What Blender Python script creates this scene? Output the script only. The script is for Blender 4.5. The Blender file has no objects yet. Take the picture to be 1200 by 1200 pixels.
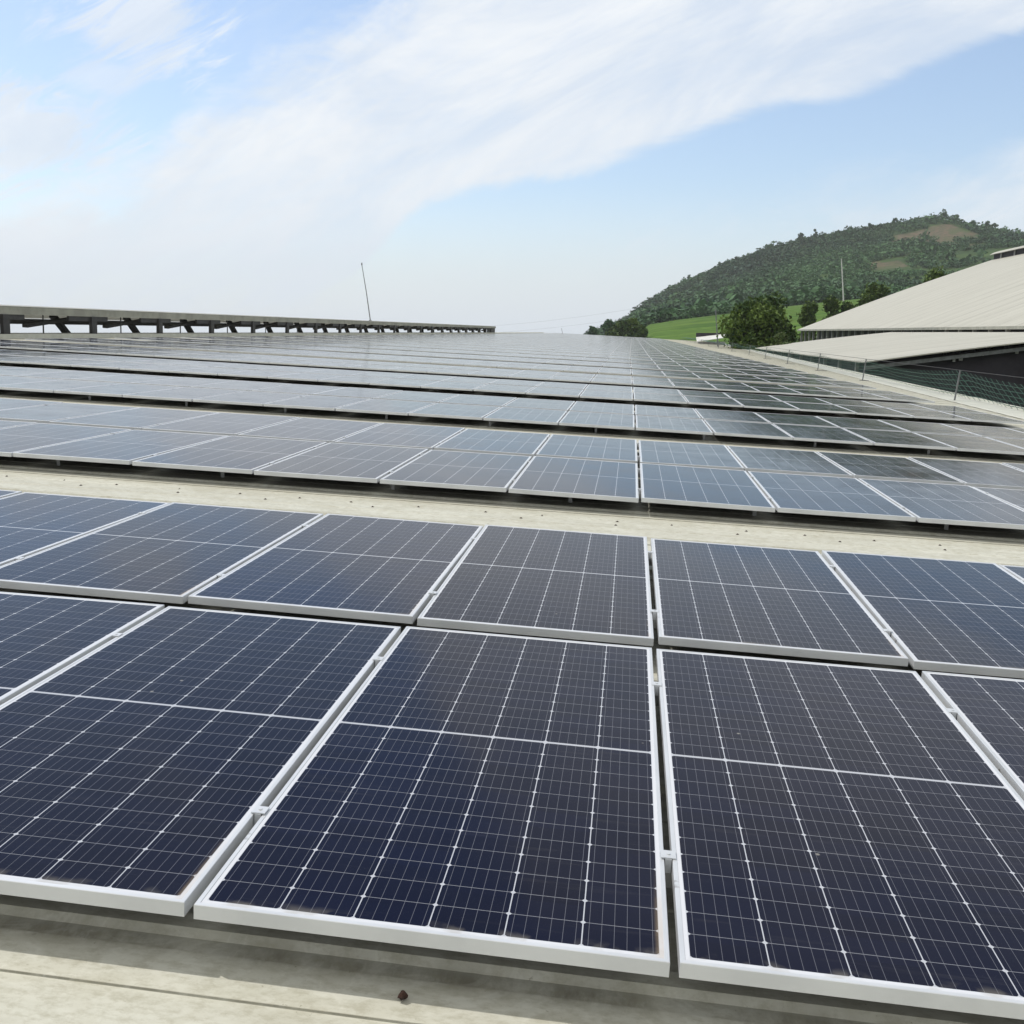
import bpy, math, random
import numpy as np
from mathutils import Matrix, Vector
random.seed(7); rng = np.random.default_rng(7)
SC = bpy.context.scene
COL = SC.collection
R = math.radians

# ------------------------------------------------------------------ camera
SLOPE = R(3.03)                                   # the roof falls to the right
RM = Matrix.Rotation(SLOPE, 4, 'Y')
F = 1162.5                                        # focal length for a 1200 pixel wide picture
rt = Vector((0.99291, 0.11887, 0.0)).normalized()
fw = Vector((-0.11686, 0.97699, -0.17840)).normalized()
up = rt.cross(fw).normalized(); rt = fw.cross(up).normalized()
CP = Vector((-0.1165, -1.8925, 1.2897))
cam_d = bpy.data.cameras.new('camera'); cam = bpy.data.objects.new('camera', cam_d); COL.objects.link(cam)
cam_d.sensor_width = 36; cam_d.lens = 36 * F / 1200; cam_d.clip_start = 0.05; cam_d.clip_end = 20000
cam.matrix_world = Matrix(((rt.x, up.x, -fw.x, CP.x), (rt.y, up.y, -fw.y, CP.y), (rt.z, up.z, -fw.z, CP.z), (0, 0, 0, 1)))
SC.camera = cam
SC.render.resolution_x = SC.render.resolution_y = 1024

# ------------------------------------------------------------------ sun, sky, exposure
TO_SUN = Vector((-0.60, 0.27, 1.0)).normalized()
sd = bpy.data.lights.new('sun', 'SUN'); sun = bpy.data.objects.new('sun', sd); COL.objects.link(sun)
sd.energy = 2.45; sd.angle = R(0.9); sd.color = (1.0, 0.955, 0.88)
sun.rotation_euler = TO_SUN.to_track_quat('Z', 'Y').to_euler()
SC.view_settings.view_transform = 'Standard'; SC.view_settings.look = 'None'
SC.view_settings.exposure = 0.13; SC.view_settings.gamma = 1.0; SC.view_settings.use_curve_mapping = False

class NT:
    """tiny helper to write node trees as expressions"""
    def __init__(s, tree): s.t = tree; s.l = tree.links
    def n(s, typ, **kw):
        nd = s.t.nodes.new(typ)
        for k, v in kw.items(): setattr(nd, k, v)
        return nd
    def put(s, sock, v):
        if isinstance(v, bpy.types.NodeSocket): s.l.new(v, sock)
        elif isinstance(v, (tuple, list)) and sock.type == 'RGBA' and len(v) == 3: sock.default_value = (*v, 1)
        else: sock.default_value = v
    def m(s, op, a, b=None, c=None, clamp=False):
        nd = s.n('ShaderNodeMath', operation=op); nd.use_clamp = clamp
        s.put(nd.inputs[0], a)
        if b is not None: s.put(nd.inputs[1], b)
        if c is not None: s.put(nd.inputs[2], c)
        return nd.outputs[0]
    def sm(s, v, a, b, o0=0.0, o1=1.0):
        nd = s.n('ShaderNodeMapRange', interpolation_type='SMOOTHSTEP')
        s.put(nd.inputs[0], v)
        for i, q in enumerate((a, b, o0, o1)): s.put(nd.inputs[i + 1], q)
        return nd.outputs[0]
    def mix(s, f, a, b):
        nd = s.n('ShaderNodeMix', data_type='RGBA')
        s.put(nd.inputs[0], f); s.put(nd.inputs[6], a); s.put(nd.inputs[7], b)
        return nd.outputs[2]
    def noise(s, vec, scale, detail=4, rough=.5, dist=0.0):
        nd = s.n('ShaderNodeTexNoise'); nd.inputs['Scale'].default_value = scale
        nd.inputs['Detail'].default_value = detail; nd.inputs['Roughness'].default_value = rough
        nd.inputs['Distortion'].default_value = dist
        if vec is not None: s.l.new(vec, nd.inputs['Vector'])
        return nd.outputs[0]
    def sep(s, v):
        nd = s.n('ShaderNodeSeparateXYZ'); s.l.new(v, nd.inputs[0]); return nd.outputs
    def comb(s, x, y, z=0.0):
        nd = s.n('ShaderNodeCombineXYZ')
        for i, q in enumerate((x, y, z)): s.put(nd.inputs[i], q)
        return nd.outputs[0]
    def curve(s, v, pts, lo, hi, vlo, vhi):
        """v in lo..hi -> piecewise value in vlo..vhi through pts"""
        t = s.m('DIVIDE', s.m('SUBTRACT', v, lo), hi - lo, clamp=True)
        nd = s.n('ShaderNodeFloatCurve'); c = nd.mapping.curves[0]
        P = [((x - lo) / (hi - lo), (y - vlo) / (vhi - vlo)) for x, y in pts]
        c.points[0].location = P[0]; c.points[1].location = P[-1]
        for q in P[1:-1]: c.points.new(*q)
        nd.mapping.update(); s.l.new(t, nd.inputs['Value'])
        return s.m('ADD', s.m('MULTIPLY', nd.outputs[0], vhi - vlo), vlo)

def uvdir(px, py):
    d = fw * F + rt * (px - 600) - up * (py - 600)
    return d.x / d.y, d.z / d.y

world = bpy.data.worlds.new('World'); SC.world = world; world.use_nodes = True
w = NT(world.node_tree); world.node_tree.nodes.clear()
sky = w.n('ShaderNodeTexSky', sky_type='NISHITA'); sky.sun_disc = False
sky.sun_elevation = math.asin(TO_SUN.z); sky.sun_rotation = math.atan2(TO_SUN.x, TO_SUN.y)
sky.air_density = 1.0; sky.dust_density = 1.0; sky.ozone_density = 1.0; sky.altitude = 50
tc = w.n('ShaderNodeTexCoord').outputs['Generated']
x, y, z = w.sep(tc)[:3]
ay = w.m('MAXIMUM', w.m('ABSOLUTE', y), 0.12)
u = w.m('DIVIDE', x, ay); v = w.m('DIVIDE', z, ay)
p3 = w.comb(w.m('MULTIPLY', u, 1.0), w.m('MULTIPLY', v, 2.0), 0.0)
n1 = w.noise(p3, 2.2, 8, .62, .6); n2 = w.noise(p3, 7.0, 8, .65, .8)
# wisps stretched along the drift of the cloud (up to the right)
pr = w.comb(w.m('ADD', w.m('MULTIPLY', u, 0.93), w.m('MULTIPLY', v, 0.5)), w.m('MULTIPLY', w.m('SUBTRACT', w.m('MULTIPLY', v, 0.9), w.m('MULTIPLY', u, 0.38)), 3.2), 0.0)
n3 = w.noise(pr, 3.2, 8, .6, .5)
wob = w.m('ADD', w.m('MULTIPLY', w.m('SUBTRACT', n2, .5), .10), w.m('MULTIPLY', w.m('SUBTRACT', n1, .5), .16))
lowpts = [(-1.5, .02)] + sorted([uvdir(*q) for q in ((1200, 45), (1100, 75), (1000, 108), (900, 128), (800, 165), (700, 198), (600, 225), (500, 250), (450, 290), (390, 340), (300, 385))]) + [(1.5, .62)]
low = w.curve(u, lowpts, -1.5, 1.5, 0, 1)
uppts = [(-1.5, .10)] + sorted([uvdir(*q) for q in ((470, -30), (420, 10), (330, 55), (250, 95), (200, 150), (130, 215), (0, 240))]) + [(.25, .9), (1.5, 1.0)]
upp = w.curve(u, uppts, -1.5, 1.5, 0, 1)
c_low = w.sm(w.m('ADD', w.m('SUBTRACT', v, low), w.m('MULTIPLY', wob, .30)), -.004, .013)
c_upp = w.sm(w.m('ADD', w.m('SUBTRACT', upp, v), w.m('MULTIPLY', wob, 1.5)), -.02, .06)
big = w.m('MULTIPLY', c_low, c_upp)
big = w.m('MULTIPLY', big, w.sm(n3, .22, .55, .78, 1.0))
big = w.m('MULTIPLY', big, w.sm(v, .50, .85, 1.0, .25))
# soft thin band under the blue gap at the right, and thin veil above the horizon
lo2 = w.curve(u, [(-1.5, .2)] + sorted([uvdir(*q) for q in ((300, 330), (600, 300), (760, 262), (900, 225), (1050, 190), (1200, 160))]) + [(1.5, .4)], -1.5, 1.5, 0, 1)
thin = w.m('MULTIPLY', w.sm(w.m('ADD', w.m('SUBTRACT', lo2, v), wob), -.02, .045), w.sm(n3, .3, .65, .55, 1.0))
hz = w.sm(v, .0, .15, .85, 0.0)
# torn fibres: fine streaks drawn out along the drift
pf = w.comb(w.m('ADD', w.m('MULTIPLY', u, 0.9), w.m('MULTIPLY', v, 0.45)), w.m('MULTIPLY', w.m('SUBTRACT', w.m('MULTIPLY', v, 0.9), w.m('MULTIPLY', u, 0.42)), 4.5), 0.0)
n4 = w.noise(pf, 7.5, 9, .68, .9)
fib = w.sm(w.m('ADD', w.m('MULTIPLY', n4, .6), w.m('MULTIPLY', n3, .5)), .42, .66)
big = w.m('MULTIPLY', big, w.m('ADD', .82, w.m('MULTIPLY', fib, .18)))
thin = w.m('MULTIPLY', thin, w.m('ADD', .45, w.m('MULTIPLY', fib, .55)))
wisp = w.m('MULTIPLY', w.sm(n3, .54, .72), w.sm(v, .22, .4, 0, .7))
c1 = w.m('MAXIMUM', w.m('MAXIMUM', big, w.m('MULTIPLY', thin, .9)), w.m('MAXIMUM', hz, wisp))
# wisps at the upper left
def blob(px, py, rx, ry, amt):
    cu, cv = uvdir(px, py)
    d = w.m('ADD', w.m('POWER', w.m('DIVIDE', w.m('SUBTRACT', u, cu), rx), 2.0), w.m('POWER', w.m('DIVIDE', w.m('SUBTRACT', v, cv), ry), 2.0))
    d = w.m('ADD', w.m('SQRT', d), w.m('MULTIPLY', w.m('SUBTRACT', n4, .5), 3.4))
    return w.sm(d, .35, 1.25, amt, 0)
for q in ((160, 25, .09, .05, .8), (25, 165, .11, .055, .85), (120, 88, .05, .022, .5), (1190, 262, .05, .03, .7)):
    c1 = w.m('MAXIMUM', c1, blob(*q))
cloudcol = w.mix(w.sm(n3, .3, .7), (.68, .75, .84), (.86, .89, .92))
cloudcol = w.mix(w.sm(v, .0, .22, 1, 0), cloudcol, (.71, .78, .86))
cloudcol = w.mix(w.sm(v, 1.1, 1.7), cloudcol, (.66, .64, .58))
c1 = w.m('MAXIMUM', c1, w.sm(v, 1.1, 1.7, 0, .9))      # unseen cloud added overhead as neutral fill for the shadows
back = w.sm(y, .02, -.25)                       # unseen overcast added behind the camera, neutral fill for the roof shadows
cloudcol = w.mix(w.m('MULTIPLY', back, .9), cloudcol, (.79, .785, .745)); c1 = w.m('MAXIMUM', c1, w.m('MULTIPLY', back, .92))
bg1 = w.n('ShaderNodeBackground'); 
# the physical sky, made paler by the thin high veil that covers the whole sky that day
veiled = w.n('ShaderNodeMix', data_type='RGBA', blend_type='MULTIPLY'); veiled.inputs[0].default_value = 1
w.l.new(sky.outputs[0], veiled.inputs[6]); veiled.inputs[7].default_value = (1, 1, 1, 1)
w.l.new(veiled.outputs[2], bg1.inputs[0]); bg1.inputs[1].default_value = 0.12
bgv = w.n('ShaderNodeBackground'); bgv.inputs[0].default_value = (.245, .315, .43, 1); bgv.inputs[1].default_value = .40
addv = w.n('ShaderNodeAddShader'); w.l.new(bg1.outputs[0], addv.inputs[0]); w.l.new(bgv.outputs[0], addv.inputs[1])
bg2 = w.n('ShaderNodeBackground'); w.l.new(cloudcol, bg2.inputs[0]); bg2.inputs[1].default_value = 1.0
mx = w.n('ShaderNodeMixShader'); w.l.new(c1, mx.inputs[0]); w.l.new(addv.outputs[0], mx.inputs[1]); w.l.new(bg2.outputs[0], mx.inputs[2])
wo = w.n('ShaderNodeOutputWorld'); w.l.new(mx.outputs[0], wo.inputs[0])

# ------------------------------------------------------------------ materials
def mat(name, col=(.5, .5, .5), rough=.6, metal=0.0, ior=1.45, spec=.5):
    m_ = bpy.data.materials.new(name); m_.use_nodes = True
    t = NT(m_.node_tree); b = m_.node_tree.nodes['Principled BSDF']
    b.inputs['Base Color'].default_value = (*col, 1); b.inputs['Roughness'].default_value = rough
    b.inputs['Metallic'].default_value = metal; b.inputs['IOR'].default_value = ior
    b.inputs['Specular IOR Level'].default_value = spec
    return m_, t, b
def varied(name, c1, c2, scale, rough=.6, metal=0.0, stretch=(1, 1, 1), spots=0.0, bump=0.0):
    m_, t, b = mat(name, c1, rough, metal)
    oc = t.n('ShaderNodeTexCoord').outputs['Object']
    vm = t.n('ShaderNodeMapping'); t.l.new(oc, vm.inputs[0]); vm.inputs['Scale'].default_value = stretch
    n = t.noise(vm.outputs[0], scale, 6, .6)
    c = t.mix(t.sm(n, .35, .65), c1, c2)
    if spots:
        n_ = t.noise(oc, spots, 3, .6); c = t.mix(t.sm(n_, .68, .74, 0, .7), c, (.09, .075, .055))
    t.l.new(c, b.inputs['Base Color'])
    if bump:
        bp = t.n('ShaderNodeBump'); bp.inputs['Distance'].default_value = bump; bp.inputs['Strength'].default_value = .5
        t.l.new(n, bp.inputs['Height']); t.l.new(bp.outputs[0], b.inputs['Normal'])
    return m_
M = {}
# photovoltaic laminate: half-cut cells, bus bars, white gaps with small diamonds (UV = metres)
PW, PL = 1.038, 2.094
m_, t, b = mat('solar_cells', (.01, .012, .03), .09, 0, 1.205); M['cells'] = m_; b.inputs['Specular Tint'].default_value = (.80, .85, 1, 1)
uvn = t.n('ShaderNodeUVMap'); X, Y, _ = t.sep(uvn.outputs[0])[:3]
rnd = t.n('ShaderNodeObjectInfo').outputs['Random']
ex, cw = .0205, (PW - .041) / 6
cy = (PL / 2 - .0235 - .0065) / 12
xs = t.m('SUBTRACT', X, ex)
ym = t.m('ABSOLUTE', t.m('SUBTRACT', Y, PL / 2)); ys = t.m('SUBTRACT', ym, .0065)
dx = t.m('PINGPONG', xs, cw / 2); dxs = dx                              # 0 on a column gap
dyr = t.m('PINGPONG', ys, cy / 2)
col_line = t.m('LESS_THAN', dx, .0014)
row_line = t.m('LESS_THAN', dyr, .0008)
dia = t.m('LESS_THAN', t.m('ADD', dx, dyr), .0072)
mid = t.m('LESS_THAN', ym, .0050)
edge = t.m('MAXIMUM', t.m('MAXIMUM', t.m('LESS_THAN', X, ex), t.m('GREATER_THAN', X, PW - ex)), t.m('GREATER_THAN', ym, PL / 2 - .0235))
white = t.m('MAXIMUM', t.m('MAXIMUM', col_line, dia), t.m('MAXIMUM', mid, edge))
bw = cw / 6
bus = t.m('LESS_THAN', t.m('ABSOLUTE', t.m('SUBTRACT', t.m('MODULO', t.m('ADD', xs, 2 * cw), bw), bw / 2)), .00055)
fing = t.noise(t.comb(t.m('MULTIPLY', X, 3), t.m('MULTIPLY', Y, 3)), 6, 3)
cid = t.n('ShaderNodeTexWhiteNoise', noise_dimensions='3D')
t.l.new(t.comb(t.m('FLOOR', t.m('DIVIDE', xs, cw)), t.m('FLOOR', t.m('DIVIDE', Y, cy)), rnd), cid.inputs[0])
cell = t.mix(cid.outputs[0], (.0018, .0028, .0155), (.0030, .0046, .0225))
cell = t.mix(t.m('MULTIPLY', rnd, .5), cell, (.0035, .0034, .0065))
c = t.mix(bus, cell, (.12, .125, .15)); c = t.mix(row_line, c, (.24, .25, .28)); c = t.mix(white, c, (.46, .48, .53)); c = t.mix(edge, c, (.62, .64, .69))
dn = t.noise(t.comb(X, Y, t.m('MULTIPLY', rnd, 9)), 2.6, 7, .65)
dust = t.m('ADD', t.sm(dn, .3, .8, .001, .012), t.m('MULTIPLY', rnd, .006))
lowd = t.m('MULTIPLY', t.sm(Y, .012, .055, 1, 0), t.sm(t.noise(t.comb(X, Y, t.m('MULTIPLY', rnd, 30)), 14, 5),   .48, .66, 0, .38))
c = t.mix(t.m('MAXIMUM', dust, lowd), c, (.30, .28, .24))
rain = t.sm(t.noise(t.comb(t.m('MULTIPLY', X, 2.0), t.m('MULTIPLY', Y, 26), t.m('MULTIPLY', rnd, 5)), 1.5, 5, .6), .56, .74, 0, .022); corner = t.m('MULTIPLY', t.m('MULTIPLY', t.sm(X, PW - .034, PW - .02), t.sm(Y, .02, .45, 1, 0)), t.sm(dn, .40, .62, 0, .40)); c = t.mix(corner, c, (.40, .31, .20)); c = t.mix(rain, c, (.42, .40, .36))
drop = t.n('ShaderNodeTexVoronoi'); drop.inputs['Scale'].default_value = 5; t.l.new(t.comb(X, Y, t.m('MULTIPLY', rnd, 17)), drop.inputs['Vector'])
c = t.mix(t.m('MULTIPLY', t.sm(drop.outputs['Distance'], .022, .04, 1, 0), .55), c, (.35, .34, .31))
t.l.new(c, b.inputs['Base Color'])
t.l.new(t.sm(dn, .3, .8, .07, .16), b.inputs['Roughness'])
M['frame'] = varied('anodised_frame', (.655, .675, .70), (.585, .605, .63), 3, .42, .35, spots=9)
M['alu'] = varied('aluminium', (.55, .57, .58), (.42, .43, .44), 5, .38, .6)
# cream painted roof sheet, dirt along the laps
PER = 0.988
m_, t, b = mat('roof_paint', (.6, .6, .5), .55, spec=.15); M['roof'] = m_
oc = t.n('ShaderNodeTexCoord').outputs['Object']; X, Y, Z = t.sep(oc)[:3]
st = t.comb(t.m('MULTIPLY', X, .5), t.m('MULTIPLY', Y, 4)); n_a = t.noise(st, 1.6, 8, .65); n_b = t.noise(oc, 5, 7, .65, .6)
c = t.mix(t.sm(n_a, .35, .7), (.60, .60, .53), (.50, .495, .43))
c = t.mix(t.sm(n_b, .45, .75, 0, .55), c, (.43, .425, .35))
ph = t.m('MODULO', t.m('ADD', Y, 50 * PER + .104), PER)            # 0 at the lap
lap = t.m('MAXIMUM', t.sm(t.m('ABSOLUTE', t.m('SUBTRACT', ph, .0055)), .0008, .0028, 1, 0), t.sm(t.m('ABSOLUTE', t.m('SUBTRACT', ph, .144)), .0008, .003, 1, 0))
n_c = t.noise(t.comb(t.m('MULTIPLY', X, 2.2), Y), 2.4, 6, .7)
c = t.mix(t.m('MULTIPLY', lap, t.sm(n_c, .3, .6, .3, .8)), c, (.16, .15, .115))
grime = t.m('MULTIPLY', t.sm(t.m('ABSOLUTE', t.m('SUBTRACT', ph, .16)), .0, .06, 1, 0), t.sm(n_c, .42, .64, 0, .8))
c = t.mix(grime, c, (.20, .185, .14))
n_w = t.noise(oc, 3.1, 3, .5, 2.2); c = t.mix(t.m('MULTIPLY', t.sm(t.m('ABSOLUTE', t.m('SUBTRACT', n_w, .5)), .0, .03, 1, 0), t.sm(n_s0 := t.noise(oc, .9, 3), .42, .58, 0, .22)), c, (.68, .67, .60))
c = t.mix(t.sm(n_w, .5, .56, 0, .16), c, (.42, .40, .31))
n_g = t.noise(t.comb(t.m('MULTIPLY', X, .8), t.m('MULTIPLY', Y, 1.6)), 22, 8, .75); c = t.mix(t.sm(n_g, .42, .68, 0, .6), c, (.34, .325, .25))
n_g2 = t.noise(oc, 60, 4, .7); c = t.mix(t.m('MULTIPLY', t.sm(n_g2, .66, .72), t.sm(n_w, .45, .55, .1, .7)), c, (.20, .18, .12))
vo = t.n('ShaderNodeTexVoronoi'); vo.inputs['Scale'].default_value = 7.0; t.l.new(oc, vo.inputs['Vector'])
n_s = t.noise(oc, 1.7, 3)
spk = t.m('MULTIPLY', t.sm(t.m('ADD', vo.outputs['Distance'], t.m('MULTIPLY', t.m('SUBTRACT', n_b, .5), .12)), .035, .075, 1, 0), t.sm(n_s, .53, .63, 0, .75))
c = t.mix(spk, c, (.11, .095, .065))
t.l.new(c, b.inputs['Base Color'])
bp = t.n('ShaderNodeBump'); bp.inputs['Distance'].default_value = .004; bp.inputs['Strength'].default_value = .35
t.l.new(n_b, bp.inputs['Height']); t.l.new(bp.outputs[0], b.inputs['Normal'])
M['trim'] = varied('roof_trim', (.60, .60, .53), (.52, .52, .455), 2.5, .5)
M['fascia'] = varied('fascia_paint', (.36, .36, .31), (.27, .27, .23), 1.2, .55)
M['steel'] = varied('dark_steel', (.05, .048, .048), (.032, .032, .034), 4, .6)
M['grey_steel'] = varied('grey_steel', (.22, .23, .24), (.15, .155, .16), 4, .5, .3)
M['pole'] = varied('pole_paint', (.42, .42, .42), (.3, .3, .3), 3, .5)
M['rust'] = varied('rust', (.05, .022, .015), (.022, .013, .01), 30, .9, bump=.003)
M['darktone'] = varied('dark_tone', (.040, .036, .046), (.026, .023, .031), .6, .8)  # barn walls: shade of the open sides put into the colour
M['column'] = varied('column_paint', (.30, .30, .29), (.20, .2, .2), 1, .7)
M['white'] = varied('white_sheet', (.72, .72, .70), (.6, .6, .58), 1, .5)
M['wire'] = mat('wire', (.12, .12, .13), .6)[0]
# barn roof: old cream sheets, streaks down the slope
m_, t, b = mat('barn_roof', (.5, .5, .43), .6); M['barn'] = m_
oc = t.n('ShaderNodeTexCoord').outputs['Object']; X, Y, Z = t.sep(oc)[:3]
n_a = t.noise(t.comb(t.m('MULTIPLY', X, .05), t.m('MULTIPLY', Y, .55)), 1.0, 7, .7)
n_b = t.noise(oc, .35, 6, .65)
c = t.mix(t.sm(n_a, .35, .7), (.46, .45, .39), (.375, .365, .31))
sw = t.m('PINGPONG', t.m('ADD', Y, t.m('MULTIPLY', n_b, .5)), 2.6)
c = t.mix(t.m('MULTIPLY', t.sm(sw, .0, .22, 1, 0), t.sm(n_b, .40, .58, .1, .85)), c, (.20, .19, .165))
t.l.new(c, b.inputs['Base Color'])
# green safety net: strands with real holes
m_, t, b = mat('green_net', (.008, .055, .045), .6); M['net'] = m_
uvn = t.n('ShaderNodeUVMap'); X, Y, _ = t.sep(uvn.outputs[0])[:3]
wx = t.noise(t.comb(X, Y), 1.6, 3)
gx = t.m('PINGPONG', t.m('ADD', X, t.m('MULTIPLY', wx, .10)), .21); gy = t.m('PINGPONG', t.m('ADD', Y, t.m('MULTIPLY', wx, .06)), .075)
gf = t.m('PINGPONG', X, .035); strand = t.m('MAXIMUM', t.m('MAXIMUM', t.m('LESS_THAN', gx, .026), t.m('LESS_THAN', gy, .0095)), t.m('LESS_THAN', gf, .0035))
t.l.new(strand, b.inputs['Alpha'])
b.inputs['Base Color'].default_value = (.016, .105, .085, 1)
# foliage
def foliage(name, dark, light, rough=.65, tr=.15):
    m_, t, b = mat(name, dark, rough, spec=.25)
    at = t.n('ShaderNodeAttribute', attribute_name='tint')
    t.l.new(t.mix(at.outputs['Fac'], dark, light), b.inputs['Base Color'])
    return m_
M['leaf_dark'] = foliage('leaf_dark', (.032, .068, .016), (.12, .18, .032))
M['leaf_light'] = foliage('leaf_light', (.05, .085, .022), (.14, .17, .055))
M['leaf_hill'] = foliage('leaf_hill', (.024, .062, .032), (.068, .15, .055))
M['bark'] = varied('bark', (.09, .075, .06), (.05, .04, .03), 3, .9, stretch=(3, 3, .5))
# hill ground
m_, t, b = mat('hill_ground', (.05, .08, .03), .95, spec=.1); M['hill'] = m_
at = t.n('ShaderNodeAttribute', attribute_name='cover')       # 0 scrub, 1 grass field, -1 bare earth
g = t.n('ShaderNodeNewGeometry').outputs['Position']
n_a = t.noise(g, .03, 8, .65); n_b = t.noise(g, .2, 6, .65)
scrub = t.mix(t.sm(n_a, .35, .65), (.035, .065, .025), (.065, .11, .035))
fx, fy, fz = t.sep(g)[:3]
rows = t.noise(t.comb(t.m('MULTIPLY', fx, .012), t.m('MULTIPLY', fy, .12)), 1.0, 5, .6)
grass = t.mix(t.sm(rows, .35, .65), (.042, .10, .014), (.105, .185, .03))
grass = t.mix(t.sm(n_b, .45, .7, 0, .6), grass, (.035, .075, .016)); grass = t.mix(t.sm(n_a, .45, .6, 0, .5), grass, (.10, .16, .03))
earth = t.mix(t.sm(n_b, .38, .62), (.15, .11, .08), (.075, .085, .05)); earth = t.mix(t.sm(n_a, .45, .6, 0, .7), earth, (.07, .10, .04))
c = t.mix(t.sm(at.outputs['Fac'], .35, .65), scrub, grass); c = t.mix(t.sm(at.outputs['Fac'], -.65, -.35, 1, 0), c, earth)
t.l.new(c, b.inputs['Base Color'])
M['ground'] = varied('ground_soil', (.07, .10, .035), (.14, .13, .08), .05, .95)

# ------------------------------------------------------------------ mesh helpers
class MB:
    def __init__(s): s.v = []; s.f = []; s.uv = None
    def quad(s, *p):
        i = len(s.v); s.v += [tuple(q) for q in p]; s.f.append(tuple(range(i, i + len(p)))); return s
    def box(s, a, b):
        i = len(s.v); (x0, y0, z0), (x1, y1, z1) = a, b
        s.v += [(x0, y0, z0), (x1, y0, z0), (x1, y1, z0), (x0, y1, z0), (x0, y0, z1), (x1, y0, z1), (x1, y1, z1), (x0, y1, z1)]
        s.f += [tuple(i + k for k in q) for q in ((0, 3, 2, 1), (4, 5, 6, 7), (0, 1, 5, 4), (1, 2, 6, 5), (2, 3, 7, 6), (3, 0, 4, 7))]; return s
    def beam(s, p, q, w_, h_, upv=(0, 0, 1)):
        p, q = Vector(p), Vector(q); d = (q - p).normalized(); sx = d.cross(Vector(upv))
        if sx.length < 1e-4: sx = Vector((1, 0, 0))
        sx.normalize(); sy = sx.cross(d).normalized(); i = len(s.v)
        for c_ in (p, q):
            for a, b in ((-1, -1), (1, -1), (1, 1), (-1, 1)): s.v.append(tuple(c_ + sx * a * w_ / 2 + sy * b * h_ / 2))
        s.f += [tuple(i + k for k in q_) for q_ in ((0, 1, 2, 3), (7, 6, 5, 4), (0, 4, 5, 1), (1, 5, 6, 2), (2, 6, 7, 3), (3, 7, 4, 0))]; return s
    def tube(s, pts, rad, n=8):
        pts = [Vector(p) for p in pts]; i0 = len(s.v)
        rs = rad if isinstance(rad, (list, tuple)) else [rad] * len(pts)
        for k, p in enumerate(pts):
            d = (pts[min(k + 1, len(pts) - 1)] - pts[max(k - 1, 0)]).normalized()
            a = d.cross(Vector((0, 0, 1))); a = a if a.length > .05 else d.cross(Vector((1, 0, 0))); a.normalize(); b = d.cross(a)
            for j in range(n):
                th = 2 * math.pi * j / n; s.v.append(tuple(p + (a * math.cos(th) + b * math.sin(th)) * rs[k]))
        for k in range(len(pts) - 1):
            for j in range(n):
                a = i0 + k * n + j; b = i0 + k * n + (j + 1) % n; s.f.append((a, b, b + n, a + n))
        s.f.append(tuple(i0 + j for j in range(n))[::-1]); s.f.append(tuple(i0 + (len(pts) - 1) * n + j for j in range(n))); return s
    def build(s, name, m_, parent=None, mw=None, smooth=False):
        me = bpy.data.meshes.new(name); me.from_pydata(s.v, [], s.f); me.update()
        me.materials.append(m_)
        if smooth: me.polygons.foreach_set('use_smooth', [True] * len(me.polygons))
        o = bpy.data.objects.new(name, me); COL.objects.link(o)
        if parent is not None: o.parent = parent
        if mw is not None: o.matrix_world = mw
        return o
def tag(o, label=None, cat=None, group=None, kind=None):
    for k, v_ in (('label', label), ('category', cat), ('group', group), ('kind', kind)):
        if v_: o[k] = v_
    return o
def empty(name, mw=None, **kw):
    o = bpy.data.objects.new(name, None); COL.objects.link(o); o.empty_display_size = .2
    if mw is not None: o.matrix_world = mw
    return tag(o, **kw)
def rmesh(verts, faces, name, m_, attr=None, an='tint', parent=None):
    """mesh from numpy arrays: verts (n,3), faces (k,3|4)"""
    me = bpy.data.meshes.new(name); k = faces.shape[1]
    me.vertices.add(len(verts)); me.vertices.foreach_set('co', verts.astype(np.float32).ravel())
    me.loops.add(faces.size); me.loops.foreach_set('vertex_index', faces.astype(np.int32).ravel())
    me.polygons.add(len(faces)); me.polygons.foreach_set('loop_start', np.arange(0, faces.size, k, dtype=np.int32))
    me.update(calc_edges=True); me.validate()
    if attr is not None:
        a = me.attributes.new(an, 'FLOAT', 'POINT'); a.data.foreach_set('value', attr.astype(np.float32))
    me.materials.append(m_)
    o = bpy.data.objects.new(name, me); COL.objects.link(o)
    if parent is not None: o.parent = parent
    return o
def at(px, py, Yd):
    """world point seen at pixel (1200 px photograph) at depth Yd ahead of the camera"""
    d = fw * F + rt * (px - 600) - up * (py - 600)
    return CP + d * (Yd / d.y)
ORD = ['first', 'second', 'third', 'fourth', 'fifth', 'sixth', 'seventh', 'eighth', 'ninth', 'tenth', 'eleventh', 'twelfth', 'thirteenth', 'fourteenth', 'fifteenth', 'sixteenth', 'seventeenth', 'eighteenth', 'nineteenth', 'twentieth', 'twenty-first', 'twenty-second', 'twenty-third', 'twenty-fourth', 'twenty-fifth', 'twenty-sixth', 'twenty-seventh', 'twenty-eighth', 'twenty-ninth', 'thirtieth']

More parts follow.
